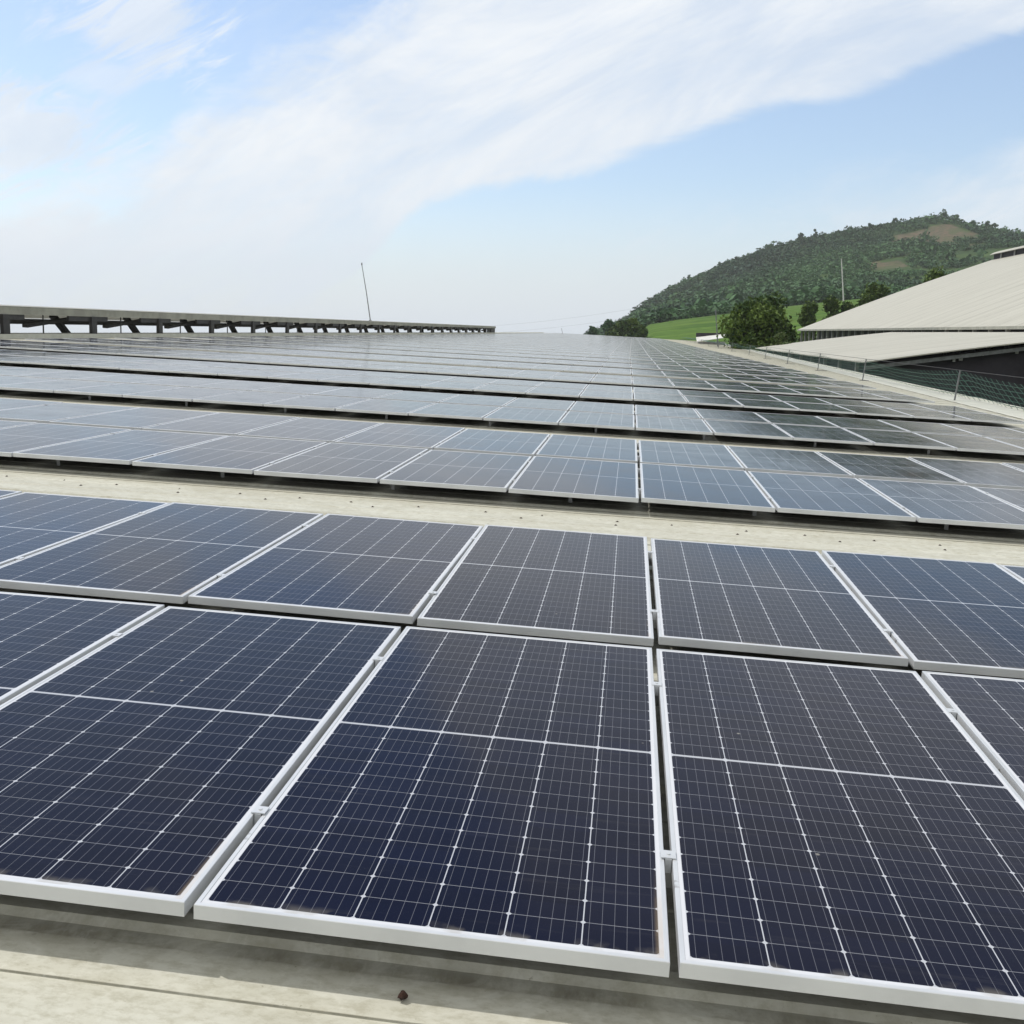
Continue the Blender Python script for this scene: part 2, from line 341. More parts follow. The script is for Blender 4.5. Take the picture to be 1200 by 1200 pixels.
# ------------------------------------------------------------------ terrain and hill
EYE = CP.z
GZ = EYE - 9.0
crest = [(-4000, 389), (560, 395), (640, 392), (680, 389), (700, 386), (720, 378), (740, 367), (760, 352), (780, 339), (800, 329), (820, 320), (850, 307), (880, 296), (900, 288), (930, 279), (960, 272), (1000, 266), (1050, 258), (1080, 253), (1105, 249), (1130, 257), (1160, 265), (1200, 270), (1260, 276), (1400, 300), (1650, 350), (2000, 388), (6000, 395)]
YC = 1300.0
crest = [q for q in crest if 500 < q[0] < 1500]
cX = np.array([-3000] + [uvdir(a, b)[0] * YC for a, b in crest] + [1500, 3000]); cH = np.array([-9] + [max(uvdir(a, b)[1] * YC - 6, -9.0) for a, b in crest] + [10, -9]) + EYE
fp_ = [uvdir(*q) for q in ((757, 381), (800, 374), (870, 366), (950, 356), (1010, 350), (1120, 345))]
fX = np.array([-2000, -40, -8] + [q[0] * 520 for q in fp_] + [400, 900, 2000]); fH = np.array([-9, -9, -7] + [q[1] * 520 for q in fp_] + [15, -9, -9.]) + EYE
def vnoise(x, y, s, seed=0):
    x = x / s; y = y / s; xi = np.floor(x).astype(int); yi = np.floor(y).astype(int); xf = x - xi; yf = y - yi
    h = lambda a, b: (np.sin(a * 127.1 + b * 311.7 + seed * 17.3) * 43758.5453) % 1.0
    sx = xf * xf * (3 - 2 * xf); sy = yf * yf * (3 - 2 * yf)
    return (h(xi, yi) * (1 - sx) + h(xi + 1, yi) * sx) * (1 - sy) + (h(xi, yi + 1) * (1 - sx) + h(xi + 1, yi + 1) * sx) * sy
def terrain(X, Y):
    X = np.asarray(X, float); Y = np.asarray(Y, float)
    hf = np.interp(X, fX, fH); hc = np.interp(X, cX, cH)
    s1 = np.clip((Y - 230) / 290, 0, 1); s1 = s1 * s1 * (3 - 2 * s1)
    s2 = np.clip((Y - 520) / (YC - 520), 0, 1); s2 = s2 ** 1.6
    s3 = np.clip((Y - YC) / 1000, 0, 1); s3 = s3 * s3 * (3 - 2 * s3)
    base = GZ + (hf - GZ) * s1
    h = base + (hc - base) * s2
    n = (vnoise(X, Y, 170, 1) - .5) * 34 + (vnoise(X, Y, 70, 2) - .5) * 16
    h = h + n * s2 * (1 - s2) * 2.0 * np.clip((hc - GZ) / 60, 0, 1)
    return h + (GZ - 3 - h) * s3
gx = np.concatenate([np.linspace(-2300, -700, 8)[:-1], np.linspace(-700, 1500, 150), np.linspace(1500, 2600, 8)[1:]])
gy = np.concatenate([np.linspace(-1000, 150, 8)[:-1], np.linspace(150, 1500, 120), np.linspace(1500, 2900, 14)[1:]])
GX, GY = np.meshgrid(gx, gy); GH = terrain(GX, GY)
V_ = np.stack([GX, GY, GH], -1).reshape(-1, 3); nx, ny = len(gx), len(gy)
I = np.arange(nx * ny).reshape(ny, nx)
FQ = np.stack([I[:-1, :-1], I[:-1, 1:], I[1:, 1:], I[1:, :-1]], -1).reshape(-1, 4)
def imx(X, Y): return 600 + F * (X * .993 + Y * .119) / np.maximum(-.117 * X + .977 * Y, 1)
def cover(X, Y, Z):
    """land cover: 1 tended grass field, -1 bare earth"""
    c = np.zeros_like(X)
    c[(Y > 150) & (Y < 545 + 30 * (vnoise(X, Y, 60, 5) - .5)) & (X > fp_[0][0] * 520 - 4)] = 1.0
    w_ = vnoise(X, Y, 25, 8) - .5
    for ex_, ey_, rx, ry in EARTH:
        d = ((X - ex_) / rx) ** 2 + ((Y - ey_) / ry) ** 2 + w_ * 3.0
        c[d < 1] = -1.0
    return c
EARTH = []
def on_slope(px, py):
    for Yd in np.arange(600, 1300, 4.0):
        q = at(px, py, Yd)
        if q.z <= terrain(q.x, q.y): return q
    return at(px, py, 1240)
for px, py, rx, ry in ((1085, 284, 26, 50), (1104, 280, 30, 62), (1128, 288, 24, 40), (1036, 311, 17, 40)):
    q = on_slope(px, py); EARTH.append((q.x, q.y, rx, ry))
print('EARTH', EARTH)
hill = rmesh(V_, FQ, 'hillside', M['hill'], cover(V_[:, 0], V_[:, 1], V_[:, 2]), 'cover'); tag(hill, kind='structure')
hill.data.polygons.foreach_set('use_smooth', [True] * len(hill.data.polygons))

def leaf_cloud(centres, size, tint, flat=1.0):
    """one randomly turned quad per centre"""
    n = len(centres); a = rng.normal(size=(n, 3)) * np.array([1, 1, flat]); a /= np.linalg.norm(a, axis=1)[:, None]
    b = rng.normal(size=(n, 3)) * np.array([1, 1, flat]); b -= (b * a).sum(1)[:, None] * a; b /= np.linalg.norm(b, axis=1)[:, None]
    s = (size * rng.uniform(.6, 1.3, n))[:, None]
    v = np.stack([centres - a * s, centres + b * s * .6, centres + a * s, centres - b * s * .6], 1).reshape(-1, 3)
    return v, np.arange(4 * n).reshape(n, 4), np.repeat(tint, 4)
# forest over the hill
N = 44000
FXp = rng.uniform(-60, 900, N); FYp = rng.uniform(500, 1420, N)
fz = terrain(FXp, FYp); cov = cover(FXp, FYp, fz)
den = vnoise(FXp, FYp, 55, 11) * .6 + vnoise(FXp, FYp, 18, 12) * .4
px_ = imx(FXp, FYp)
gp = on_slope(1105, 312); green_plot = (((FXp - gp.x) / 75) ** 2 + ((FYp - gp.y) / 90) ** 2 < 1)
keep = (np.abs(cov) < .4) & (fz > GZ + 4) & (px_ < 1330) & ((den > .33) | (FYp > 1240)) & ~(green_plot & (den < .58))
FXp, FYp, fz, den = FXp[keep], FYp[keep], fz[keep], den[keep]
n_t = len(FXp); per = 24
hgt = rng.uniform(2.6, 6.2, n_t) * np.where(rng.uniform(0, 1, n_t) > .93, 1.5, 1.0) * np.where(den > .55, 1.15, .85); rad = hgt * rng.uniform(.45, .8, n_t)
dd = rng.normal(size=(n_t, per, 3)); dd /= np.linalg.norm(dd, axis=2)[:, :, None]
dd *= rng.uniform(.55, 1.08, (n_t, per))[:, :, None]
cc_ = np.stack([FXp, FYp, fz + hgt * .55], -1)[:, None, :] + dd * np.stack([rad, rad, hgt * .5], -1)[:, None, :]
ti = np.clip((vnoise(FXp, FYp, 110, 21) * .6 + vnoise(FXp, FYp, 40, 22) * .5 - .1) * 1.35 + rng.uniform(-.12, .12, n_t), 0, 1)
v_, f_, a_ = leaf_cloud(cc_.reshape(-1, 3), np.repeat(rad * .36, per), np.repeat(ti, per), .55)
fo = rmesh(v_, f_, 'forest', M['leaf_hill'], a_); tag(fo, kind='stuff', label='dense dark green forest covering the hillside', cat='forest')

def tree(name, base, H, Rr, crown0, lobes, leaf, n, m_, label, cat='tree', group=None, shape=1.0, trunk=.03, zs=.8, fuzz=.03):
    r = empty(name, Matrix.Translation(base), label=label, cat=cat, group=group)
    rg = np.random.default_rng(int(abs(base[0] * 31 + base[1] * 7)) % 9999)
    mb = MB(); top = Vector((rg.uniform(-.04, .04) * H, 0, H * (crown0 + .5 * (1 - crown0))))
    mb.tube([(0, 0, 0), top * .5 + Vector((.02 * H, 0, 0)), top], [H * trunk, H * trunk * .7, H * trunk * .3], 7)
    L_ = []
    for k in range(lobes):
        th = rg.uniform(0, 2 * math.pi); q = rg.uniform(0, 1) ** .8; zf = crown0 + (1 - crown0) * rg.uniform(.12, .86)
        prof = math.sin(math.pi * min(max((zf - crown0) / (1 - crown0) * .8 + .15, 0), 1)) ** shape
        rr = Rr * .70 * q * prof; lr = Rr * rg.uniform(.28, .46)
        c_ = np.array([math.cos(th) * rr, math.sin(th) * rr, zf * H]); L_.append((c_, lr))
        if k % 2 == 0: mb.tube([tuple(top * .55), tuple((Vector(c_) + top * .6) * .5), tuple(c_)], [H * trunk * .4, H * trunk * .25, H * trunk * .1], 5)
    mb.build('trunk', M['bark'], r)
    k_ = rg.integers(0, lobes, n); C_ = np.array([q[0] for q in L_])[k_]; LR = np.array([q[1] for q in L_])[k_]
    d = rg.normal(size=(n, 3)); d /= np.linalg.norm(d, axis=1)[:, None]; d *= (rg.uniform(.2, 1.0, n) ** .5)[:, None]
    pts = C_ + d * LR[:, None] * np.array([1, 1, zs]) + rg.normal(size=(n, 3)) * Rr * fuzz
    tint = np.clip(rg.uniform(0, 1, lobes)[k_] * .7 + rg.uniform(-.2, .4, n), 0, 1)
    v, f, a = leaf_cloud(pts, np.full(n, leaf), tint)
    rmesh(v, f, 'crown', m_, a, parent=r)
    return r
def tree_px(name, px, ytop, Yd, wpx, m_, label, n=2500, leaf=.35, crown0=.15, lobes=16, group=None, ground=None, shape=.8, **kw):
    b_ = at(px, 389, Yd); g0 = float(terrain(b_.x, b_.y)) if ground is None else ground
    H = at(px, ytop, Yd).z - g0; Rr = wpx / 2 / F * Yd
    return tree(name, (b_.x, b_.y, g0), H, Rr, crown0, lobes, leaf, n, m_, label, group=group, shape=shape, **kw)
tree_px('broadleaf_tree', 890, 340, 135, 92, M['leaf_dark'], 'large broad dark green tree rising behind the far corner of the low barn roof', n=34000, leaf=.27, lobes=70, crown0=.04, shape=.35)
tree_px('shrub_tree', 917, 387.5, 118, 42, M['leaf_light'], 'pale green low tree just above the far edge of the low barn roof', n=8000, leaf=.2, lobes=14, crown0=.4)
tree_px('broadleaf_tree', 738, 375, 400, 42, M['leaf_dark'], 'dark round tree at the left edge of the bright green field', n=9000, leaf=.8, lobes=22, crown0=.05, shape=.5)
tree_px('broadleaf_tree', 722, 382, 420, 26, M['leaf_dark'], 'small leafy tree just left of the dark round tree', n=4000, leaf=.8, lobes=12, crown0=.05)
tree_px('thin_tree', 709, 375, 480, 22, M['leaf_hill'], 'sparse tree silhouetted against the sky at the foot of the hill', n=420, leaf=.9, lobes=8, crown0=.5, ground=at(709, 389, 480).z - 3, trunk=.02)
tree_px('thin_tree', 697, 383, 500, 16, M['leaf_hill'], 'lowest small tree at the left tip of the hill', n=500, leaf=1.0, lobes=7, crown0=.3, ground=at(709, 389, 480).z - 3)
for px, yt, wd, Yd, lab in ((947, 349, 19, 232, 'narrow dark tree standing alone left of the barn roof tip'), (973, 342, 20, 236, 'dark tree just left of the white leaning pole'), (993, 345, 17, 236, 'small dark tree just right of the white leaning pole'),
                            (1021, 327, 30, 240, 'broad dark tree showing above the lower third of the big barn roof edge'), (1092, 309, 34, 250, 'dark tree above the middle of the big barn roof edge'), (1118, 312, 26, 252, 'dark tree nearest the ridge vent of the big barn')):
    tree_px('windbreak_tree', px, yt, Yd, wd, M['leaf_dark'], lab, n=9000, leaf=.40, lobes=26, crown0=.15, group='dark trees behind the big barn', ground=GZ, shape=.15, zs=1.7, fuzz=.16)
sky_trees = [(808, 320, 8), (843, 305, 9), (863, 298, 8), (902, 284, 11), (939, 270, 8), (955, 265, 7), (1021, 258, 8), (1049, 253, 9), (1106, 243, 12), (1121, 249, 8), (1140, 256, 9), (1157, 257, 9), (1166, 259, 10)]
names = ['first', 'second', 'third', 'fourth', 'fifth', 'sixth', 'seventh', 'eighth', 'ninth', 'tenth', 'eleventh', 'twelfth', 'thirteenth']
for k, (px, yt, wd) in enumerate(sky_trees):
    b_ = at(px, yt, YC - 20); g0 = float(terrain(b_.x, b_.y)) - 2
    tree('hilltop_tree', (b_.x, b_.y, g0), max(b_.z - g0 - 2, 9.5), wd / 2.2 / F * YC, .4, 7, 1.1, 260, M['leaf_hill'], 'tree standing above the hill skyline, %s from the left foot of the hill' % names[k], group='trees along the hill skyline', trunk=.02)

# ------------------------------------------------------------------ the roof we stand on (roof frame: X down the slope, Y along the tables)
ZR = -0.150                                     # sheet level below the panel tops
Y0R, Y1R = -9.0, 272.0
def edgeX(y): return 8.35 + .050 * max(y, 0)
wh = empty('warehouse', RM, label='long low warehouse with pale cream sheet roof carrying the solar panels', cat='building')
mb = MB(); prof = []
k0 = int(math.floor(Y0R / PER)); yk = k0 * PER
while yk < Y1R:                                  # each sheet: pan, then a low flat lap band
    prof += [(yk - .100, ZR), (yk - .0985, ZR + .0045), (yk + .037, ZR + .0045), (yk + .043, ZR), (yk + .09, ZR), (yk + .106, ZR + .016), (yk + .16, ZR + .016), (yk + .175, ZR)]
    for q in (.42, .68): prof += [(yk + q, ZR), (yk + q + .008, ZR + .004), (yk + q + .03, ZR + .004), (yk + q + .038, ZR)]
    yk += PER
for (ya, za), (yb, zb) in zip(prof[:-1], prof[1:]):
    xa, xb = edgeX(ya), edgeX(yb)
    mb.quad((-23.2, ya, za), (xa, ya, za), (xb, yb, zb), (-23.2, yb, zb))
roof = mb.build('roof', M['roof'], wh)
far = Matrix.Rotation(-2 * SLOPE, 4, 'Y')
mb = MB(); e = Vector((32, 0, 0)); e.rotate(Matrix.Rotation(2 * SLOPE, 3, 'Y').inverted())
mb.quad((-23.2, Y0R, ZR - .002), (-23.2, Y1R, ZR - .002), (-55, Y1R, ZR - 3.4), (-55, Y0R, ZR - 3.4)); mb.build('roof', M['trim'], wh)['label'] = 'far slope of the roof falling away beyond the ridge'
mb = MB(); ys_ = [Y0R + (Y1R - Y0R) * k / 40 for k in range(41)]
for a, c_ in zip(ys_[:-1], ys_[1:]):             # cream eave flashing
    xa, xb = edgeX(a), edgeX(c_)
    ring = [(-1.0, .018), (-.98, .030), (-.02, .030), (.0, .10), (.05, .10), (.06, -.14)]
    for (dx0, z0), (dx1, z1) in zip(ring[:-1], ring[1:]):
        mb.quad((xa + dx0, a, ZR + z0), (xa + dx1, a, ZR + z1), (xb + dx1, c_, ZR + z1), (xb + dx0, c_, ZR + z0))
mb.build('eave_flashing', M['trim'], wh)
mb = MB()
for a, c_ in zip(ys_[:-1], ys_[1:]): mb.quad((edgeX(a) - .1, a, ZR - .1), (edgeX(a) - .1, a, ZR - 8.5), (edgeX(c_) - .1, c_, ZR - 8.5), (edgeX(c_) - .1, c_, ZR - .1))
mb.quad((-55, Y0R + .2, -9), (9, Y0R + .2, -9), (8.2, Y0R + .2, ZR - .1), (-23, Y0R + .2, ZR - .1), (-55, Y0R + .2, ZR - 3.5))
mb.quad((-55, Y1R - .2, -9), (21, Y1R - .2, -9), (21, Y1R - .2, ZR - .1), (-23, Y1R - .2, ZR - .1), (-55, Y1R - .2, ZR - 3.5))
mb.build('wall', M['trim'], wh)
sb = MB(); sb.tube([(0, 0, 0), (0, 0, .0015), (0, 0, .0016)], [.013, .012, .004], 10).tube([(0, 0, .001), (0, 0, .007)], .0055, 6)
screw = None; cnt = 0
for yy, dzr, stp in ((4.60, 0, .50), (5.62, 0, .47), (5.47, 0, .9), (4.79, 0, 1.1), (-.30, 0, .55)):
    xx = -5.2
    while xx < 5.4 and cnt < 96:
        xj = xx + random.uniform(-.05, .05)
        if screw is None: screw = sb.build('screw', M['rust'], roof); o = screw
        else: o = screw.copy(); COL.objects.link(o); o.parent = roof
        o.location = (xj, yy + random.uniform(-.012, .012), ZR + dzr); cnt += 1; xx += stp * random.uniform(.8, 1.25)
# ridge vent: posts, braces, cap
XM = -23.0
cap = MB(); Ya, Yb = 2.0, 166.0
capz0, capz1 = .72, 1.02
cap.box((XM - .03, Ya, capz0), (XM, Yb, capz1 - .004))
cap.quad((XM + .02, Ya, capz1), (XM + .02, Yb, capz1), (XM - 1.3, Yb, capz1 + .03), (XM - 1.3, Ya, capz1 + .03))
cap.quad((XM - 1.3, Ya, capz1 + .03), (XM - 1.3, Yb, capz1 + .03), (XM - 2.8, Yb, .54), (XM - 2.8, Ya, .54))
cap.quad((XM - .03, Ya, capz1 - .03), (XM - 1.3, Ya, capz1 + .0), (XM - 1.3, Yb, capz1 + .0), (XM - .03, Yb, capz1 - .03))
cap2 = MB().quad((XM - 1.3, Ya, capz1 + .0), (XM - 2.8, Ya, .50), (XM - 2.8, Yb, .50), (XM - 1.3, Yb, capz1 + .0))
vent = cap.build('ridge_vent', M['fascia'], wh)
cap2.build('lining', M['white'], vent)
MB().box((XM - 2.70, Ya, .27), (XM - 2.62, Yb, .49)).build('purlin', M['steel'], vent)
MB().box((XM - .7, Y0R, ZR - .01), (XM + .25, Yb + 90, .012)).build('ridge_curb', M['trim'], wh)
post = MB().box((-.07, -.20, ZR), (.07, .20, capz0)).build('post', M['steel'], vent)
lean = MB().beam((-1.0, -.1, ZR - .05), (-1.0, -1.35, capz0 - .03), .14, .30, (1, 0, 0)).build('leaning_strut', M['steel'], vent)
brace = MB().beam((-1.0, -3.3, .26), (-.4, .2, capz0), .12, .26, (1, 0, 0)).build('brace', M['steel'], vent)
cross = MB().box((-.12, -1.8, capz0 - .20), (-.02, 1.25, capz0 - .002)).build('bearer', M['steel'], vent)
rod = MB().tube([(-.3, 2.9, ZR), (-.3, 2.9, capz0)], .028, 6).build('rod', M['steel'], vent)
k = 0; yy = 2.5 - .1
for yy in [8.3 + 6.08 * i for i in range(26)]:
    for src in (post, lean, brace, cross, rod):
        o = src if k == 0 else src.copy()
        if k: COL.objects.link(o); o.parent = vent
        o.location = (XM, yy, 0)
    k += 1
MB().box((XM - .2, Yb - 9, ZR), (XM - .13, Yb, capz0)).build('end_panel', M['steel'], vent)

# ------------------------------------------------------------------ solar panels
P, G = 1.06, .022
def frame_mesh():
    mb = MB(); hw, hl = PW / 2, PL / 2
    rings = [(.0, -.035), (.0, -.0012), (.0012, 0.0), (.0105, 0.0), (.0115, -.0015)]
    for (i0, z0), (i1, z1) in zip(rings[:-1], rings[1:]):
        a = [(-hw + i0, -hl + i0, z0), (hw - i0, -hl + i0, z0), (hw - i0, hl - i0, z0), (-hw + i0, hl - i0, z0)]
        b = [(-hw + i1, -hl + i1, z1), (hw - i1, -hl + i1, z1), (hw - i1, hl - i1, z1), (-hw + i1, hl - i1, z1)]
        for k in range(4): mb.quad(a[k], a[(k + 1) % 4], b[(k + 1) % 4], b[k])
    i1 = .028                                     # bottom flange
    a = [(-hw, -hl, -.035), (hw, -hl, -.035), (hw, hl, -.035), (-hw, hl, -.035)]
    b = [(-hw + i1, -hl + i1, -.035), (hw - i1, -hl + i1, -.035), (hw - i1, hl - i1, -.035), (-hw + i1, hl - i1, -.035)]
    for k in range(4): mb.quad(b[k], b[(k + 1) % 4], a[(k + 1) % 4], a[k])
    return mb
def glass_mesh():
    hw, hl = PW / 2 - .011, PL / 2 - .011
    return MB().box((-hw, -hl, -.0065), (hw, hl, -.0015))
def set_uv(me):
    uvl = me.uv_layers.new(name='UVMap')
    for lp in me.loops:
        c_ = me.vertices[lp.vertex_index].co; uvl.data[lp.index].uv = (c_.x + PW / 2, c_.y + PL / 2)
ROWDX = {0: 0, 1: .014, 2: -.029, 3: -.027, 4: -.05, 5: -.055}
def row_y(r):
    k, s = divmod(r, 2)
    base = {0: 0.0, 1: 5.918, 2: 11.818, 3: 17.74}.get(k, 17.74 + (k - 3) * 5.885)
    return base + (2.256 if s else 0.0)
NL, NR = -19, 6                                   # columns (panel n spans n..n+1 pitches right of the seam)
panels = []
NT_ = 46
for r in range(2 * NT_):
    y0 = row_y(r); dx = ROWDX.get(r, -.0042 * y0)
    if y0 > 60: dx = -.25
    for n in range(NL, NR + 1):
        cx = (n + .5) * P + dx + random.gauss(0, .0015); cyy = y0 + PL / 2 + random.gauss(0, .002)
        T = RM @ Matrix.Translation((cx, cyy, random.gauss(0, .001))) @ Matrix.Rotation(random.gauss(0, R(.20 if r < 4 else .07)), 4, 'X') @ Matrix.Rotation(random.gauss(0, R(.20 if r < 4 else .07)), 4, 'Y') @ Matrix.Rotation(random.gauss(0, R(.05)), 4, 'Z')
        # projected size, to pick the 300 that show largest
        poly = []; ok = True
        for a, b_ in ((-1, -1), (1, -1), (1, 1), (-1, 1)):
            q = T @ Vector((a * PW / 2, b_ * PL / 2, 0)) - CP; dz_ = q.dot(fw)
            dz_ = max(dz_, .3); poly.append((min(max(600 + F * q.dot(rt) / dz_, -20), 1220), min(max(600 - F * q.dot(up) / dz_, -20), 1220)))
        area = abs(sum(poly[i][0] * poly[(i + 1) % 4][1] - poly[(i + 1) % 4][0] * poly[i][1] for i in range(4))) / 2
        vis = max(p_[0] for p_ in poly) > 3 and min(p_[0] for p_ in poly) < 1197 and min(p_[1] for p_ in poly) < 1197
        panels.append((area if vis else 0, r, n, T))
panels.sort(key=lambda q: -q[0])
proto = empty('solar_panel'); fr = frame_mesh().build('frame', M['frame'], proto); gl = glass_mesh().build('glass', M['cells'], proto); set_uv(gl.data)
for i, (ar, r, n, T) in enumerate(panels[:300]):
    if i == 0: o = proto
    else:
        o = proto.copy(); COL.objects.link(o)
        for ch in (fr, gl): c_ = ch.copy(); COL.objects.link(c_); c_.parent = o
    o.matrix_world = T
    side = '%s right' % ORD[n] if n >= 0 else '%s left' % ORD[-n - 1]
    o['label'] = 'solar panel in the %s row from the camera, %s of the near-vertical centre seam' % (ORD[r], side)
    o['category'] = 'solar panel'; o['group'] = 'solar panels in rows on the roof'
# all the panels beyond the 300 nearest: one object
fv = np.array(fr.data.vertices[:] and [v.co[:] for v in fr.data.vertices]); ff = [tuple(p_.vertices) for p_ in fr.data.polygons]
gv = np.array([v.co[:] for v in gl.data.vertices]); gf = [tuple(p_.vertices) for p_ in gl.data.polygons]
rest = panels[300:]
VV = []; FF = []; MI = []; off = 0
for ar, r, n, T in rest:
    m3 = np.array(T); 
    for src, fs, mi in ((fv, ff, 0), (gv, gf, 1)):
        VV.append(src @ m3[:3, :3].T + m3[:3, 3]); FF += [tuple(off + k for k in q) for q in fs]; MI += [mi] * len(fs); off += len(src)
me = bpy.data.meshes.new('distant_solar_panels'); me.from_pydata(np.concatenate(VV).tolist(), [], FF); me.materials.append(M['frame']); me.materials.append(M['cells'])
me.polygons.foreach_set('material_index', MI)
uvl = me.uv_layers.new(name='UVMap')
loc = np.concatenate([np.concatenate([fv, gv])[:, :2] + np.array([PW / 2, PL / 2])] * len(rest))
li = np.empty(len(me.loops), dtype=np.int32); me.loops.foreach_get('vertex_index', li)
uvl.data.foreach_set('uv', loc[li].astype(np.float32).ravel()); me.update()
o = bpy.data.objects.new('distant_solar_panels', me); COL.objects.link(o)
tag(o, 'mass of distant solar panels merging into grey lines at the far end of the roof', 'solar panels', kind='stuff')

# rails with clamps and feet under the nearest rows
clampm = MB(); clampm.box((-.0185, -.018, .0005), (.0185, .018, .0035)).box((-.0085, -.02, -.037), (.0085, .02, .0002)).tube([(0, 0, .0035), (0, 0, .006)], .005, 6)
footm = MB(); footm.box((-.016, -.030, -.078), (.016, -.024, -.005)).box((-.016, -.0235, -.0845), (.016, .03, -.079))
cproto = fproto = None
for r in range(6):
    for half, yo in ((0, (.43, .40)[r % 2]), (1, (1.665, 1.68)[r % 2])):
        y = row_y(r) + yo
        rl = empty('mounting_rail', RM @ Matrix.Translation((0, y, -.037)), label='aluminium mounting rail under the %s half of the %s panel row from the camera' % (('front', 'back')[half], ORD[r]), cat='mounting rail', group='aluminium mounting rails under the panels')
        x0_, x1_ = -19 * P + .05, 7 * P - .05
        MB().box((x0_, -.02, -.040), (x1_, .02, -.001)).build('rail', M['alu'], rl)
        rg_ = range(-4, 4) if r < 2 else range(-8, 6)
        for n in rg_:
            if cproto is None: cproto = clampm.build('clamp', M['frame'], rl); c_ = cproto
            else: c_ = cproto.copy(); COL.objects.link(c_); c_.parent = rl
            c_.location = (n * P + ROWDX[r], 0, .037)
        for q in range(-8, 5):
            if fproto is None: fproto = footm.build('foot', M['alu'], rl); c_ = fproto
            else: c_ = fproto.copy(); COL.objects.link(c_); c_.parent = rl
            c_.location = (q * 1.52 - .6, 0, -.040)

# ------------------------------------------------------------------ eave fence with green net
fence = empty('net_fence', RM, label='green safety net on leaning steel posts along the right roof edge', cat='fence')
posts_y = [-4, 5.5, 16.5, 27.3, 39.6, 50.5, 61.9, 74, 86.2, 104.6, 125, 146, 168, 190, 212, 234, 256, 270]
def postX(y): return min(8.45 + .0165 * y, edgeX(y) - .12)
fp = None
pm = MB().beam((0, 0, ZR + .005), (0.05, 0, .72), .036, .036, (0, 1, 0)).box((-.12, -.035, ZR + .004), (.46, .035, ZR + .03))
tops = []
for y in posts_y:
    x_ = postX(y)
    if fp is None: fp = pm.build('post', M['grey_steel'], fence); o = fp
    else: o = fp.copy(); COL.objects.link(o); o.parent = fence
    o.location = (x_, y, 0); tops.append((x_ + .05, y, .72))
V2 = []; F2 = []; U2 = []
rowsn = 6; last = None; s_ = 0
for (xa, ya, za), (xb, yb, zb) in zip(tops[:-1], tops[1:]):
    ns = 10
    for k in range(ns + (1 if (xb, yb, zb) == tops[-1] else 0)):
        f_ = k / ns; y = ya + (yb - ya) * f_; sag = .16 * 4 * f_ * (1 - f_)
        xt = xa + (xb - xa) * f_; zt = za - sag; xe = edgeX(y) + .10; ze = ZR - .25
        for j in range(rowsn):
            g_ = j / (rowsn - 1); bul = .06 * math.sin(math.pi * g_) * math.sin(y * 1.7)
            V2.append((xt + (xe - xt) * min(1, g_ * 1.15) + bul, y, zt + (ze - zt) * g_)); U2.append((y, g_ * 1.1))
me = bpy.data.meshes.new('net'); nc = len(V2) // rowsn
F2 = [(a * rowsn + j, (a + 1) * rowsn + j, (a + 1) * rowsn + j + 1, a * rowsn + j + 1) for a in range(nc - 1) for j in range(rowsn - 1)]
me.from_pydata(V2, [], F2); me.materials.append(M['net']); uvl = me.uv_layers.new(name='UVMap')
for lp in me.loops: uvl.data[lp.index].uv = U2[lp.vertex_index]
o = bpy.data.objects.new('net', me); COL.objects.link(o); o.parent = fence
MB().tube([(p_[0], p_[1], p_[2]) for p_ in tops], .008, 5).build('top_cord', M['steel'], fence)

# ------------------------------------------------------------------ barns on the right
def rel(X, Y, Z): return (CP.x + X, CP.y + Y, CP.z + Z)
bn = empty('barn', Matrix.Translation(rel(28, 86, GZ - EYE)), label='low open barn with broad cream roof and dark gable just beyond the net', cat='barn')
def abs_to(o, parent): o.parent = parent; o.matrix_parent_inverse = parent.matrix_basis.inverted(); return o
def bpart(mb, name, m_, par): return abs_to(mb.build(name, m_), par)
ye0, ye1 = 63.2, 117.8; eX, rX = 14.0, 28.8; eZ, rZ = -1.79, .0
mb = MB()
for xa, za, xb, zb in ((eX, eZ, rX, rZ), (2 * rX - eX, eZ, rX, rZ)):
    n_ = 8
    for k in range(n_):
        a, c_ = k / n_, (k + 1) / n_; bow = lambda q: .10 * math.sin(math.pi * q)
        A = (xa + (xb - xa) * a, za + (zb - za) * a + bow(a)); B = (xa + (xb - xa) * c_, za + (zb - za) * c_ + bow(c_))
        mb.quad(rel(A[0], ye0, A[1]), rel(B[0], ye0, B[1]), rel(B[0], ye1, B[1]), rel(A[0], ye1, A[1]))
        mb.quad(rel(A[0], ye0, A[1] - .07), rel(A[0], ye1, A[1] - .07), rel(B[0], ye1, B[1] - .07), rel(B[0], ye0, B[1] - .07))
        mb.quad(rel(A[0], ye0, A[1] - .07), rel(B[0], ye0, B[1] - .07), rel(B[0], ye0, B[1]), rel(A[0], ye0, A[1]))
mb.quad(rel(eX, ye0, eZ - .07), rel(eX, ye0, eZ), rel(eX, ye1, eZ), rel(eX, ye1, eZ - .07))
bpart(mb, 'roof', M['barn'], bn)
mb = MB()
mb.beam(rel(eX + .2, ye0 + .55, eZ - .38), rel(rX, ye0 + .55, rZ - .30), .10, .22); bpart(mb, 'rafter', M['grey_steel'], bn)
mb = MB().beam(rel(rX, ye0 + .56, rZ - .30), rel(2 * rX - eX - .2, ye0 + .56, eZ - .38), .10, .22); bpart(mb, 'rafter', M['grey_steel'], bn)
mb = MB(); mb.quad(rel(eX + .4, ye0 + 1.2, -9), rel(2 * rX - eX - .4, ye0 + 1.2, -9), rel(2 * rX - eX - .4, ye0 + 1.2, eZ - .15), rel(rX, ye0 + 1.2, rZ - .15), rel(eX + .4, ye0 + 1.2, eZ - .15))
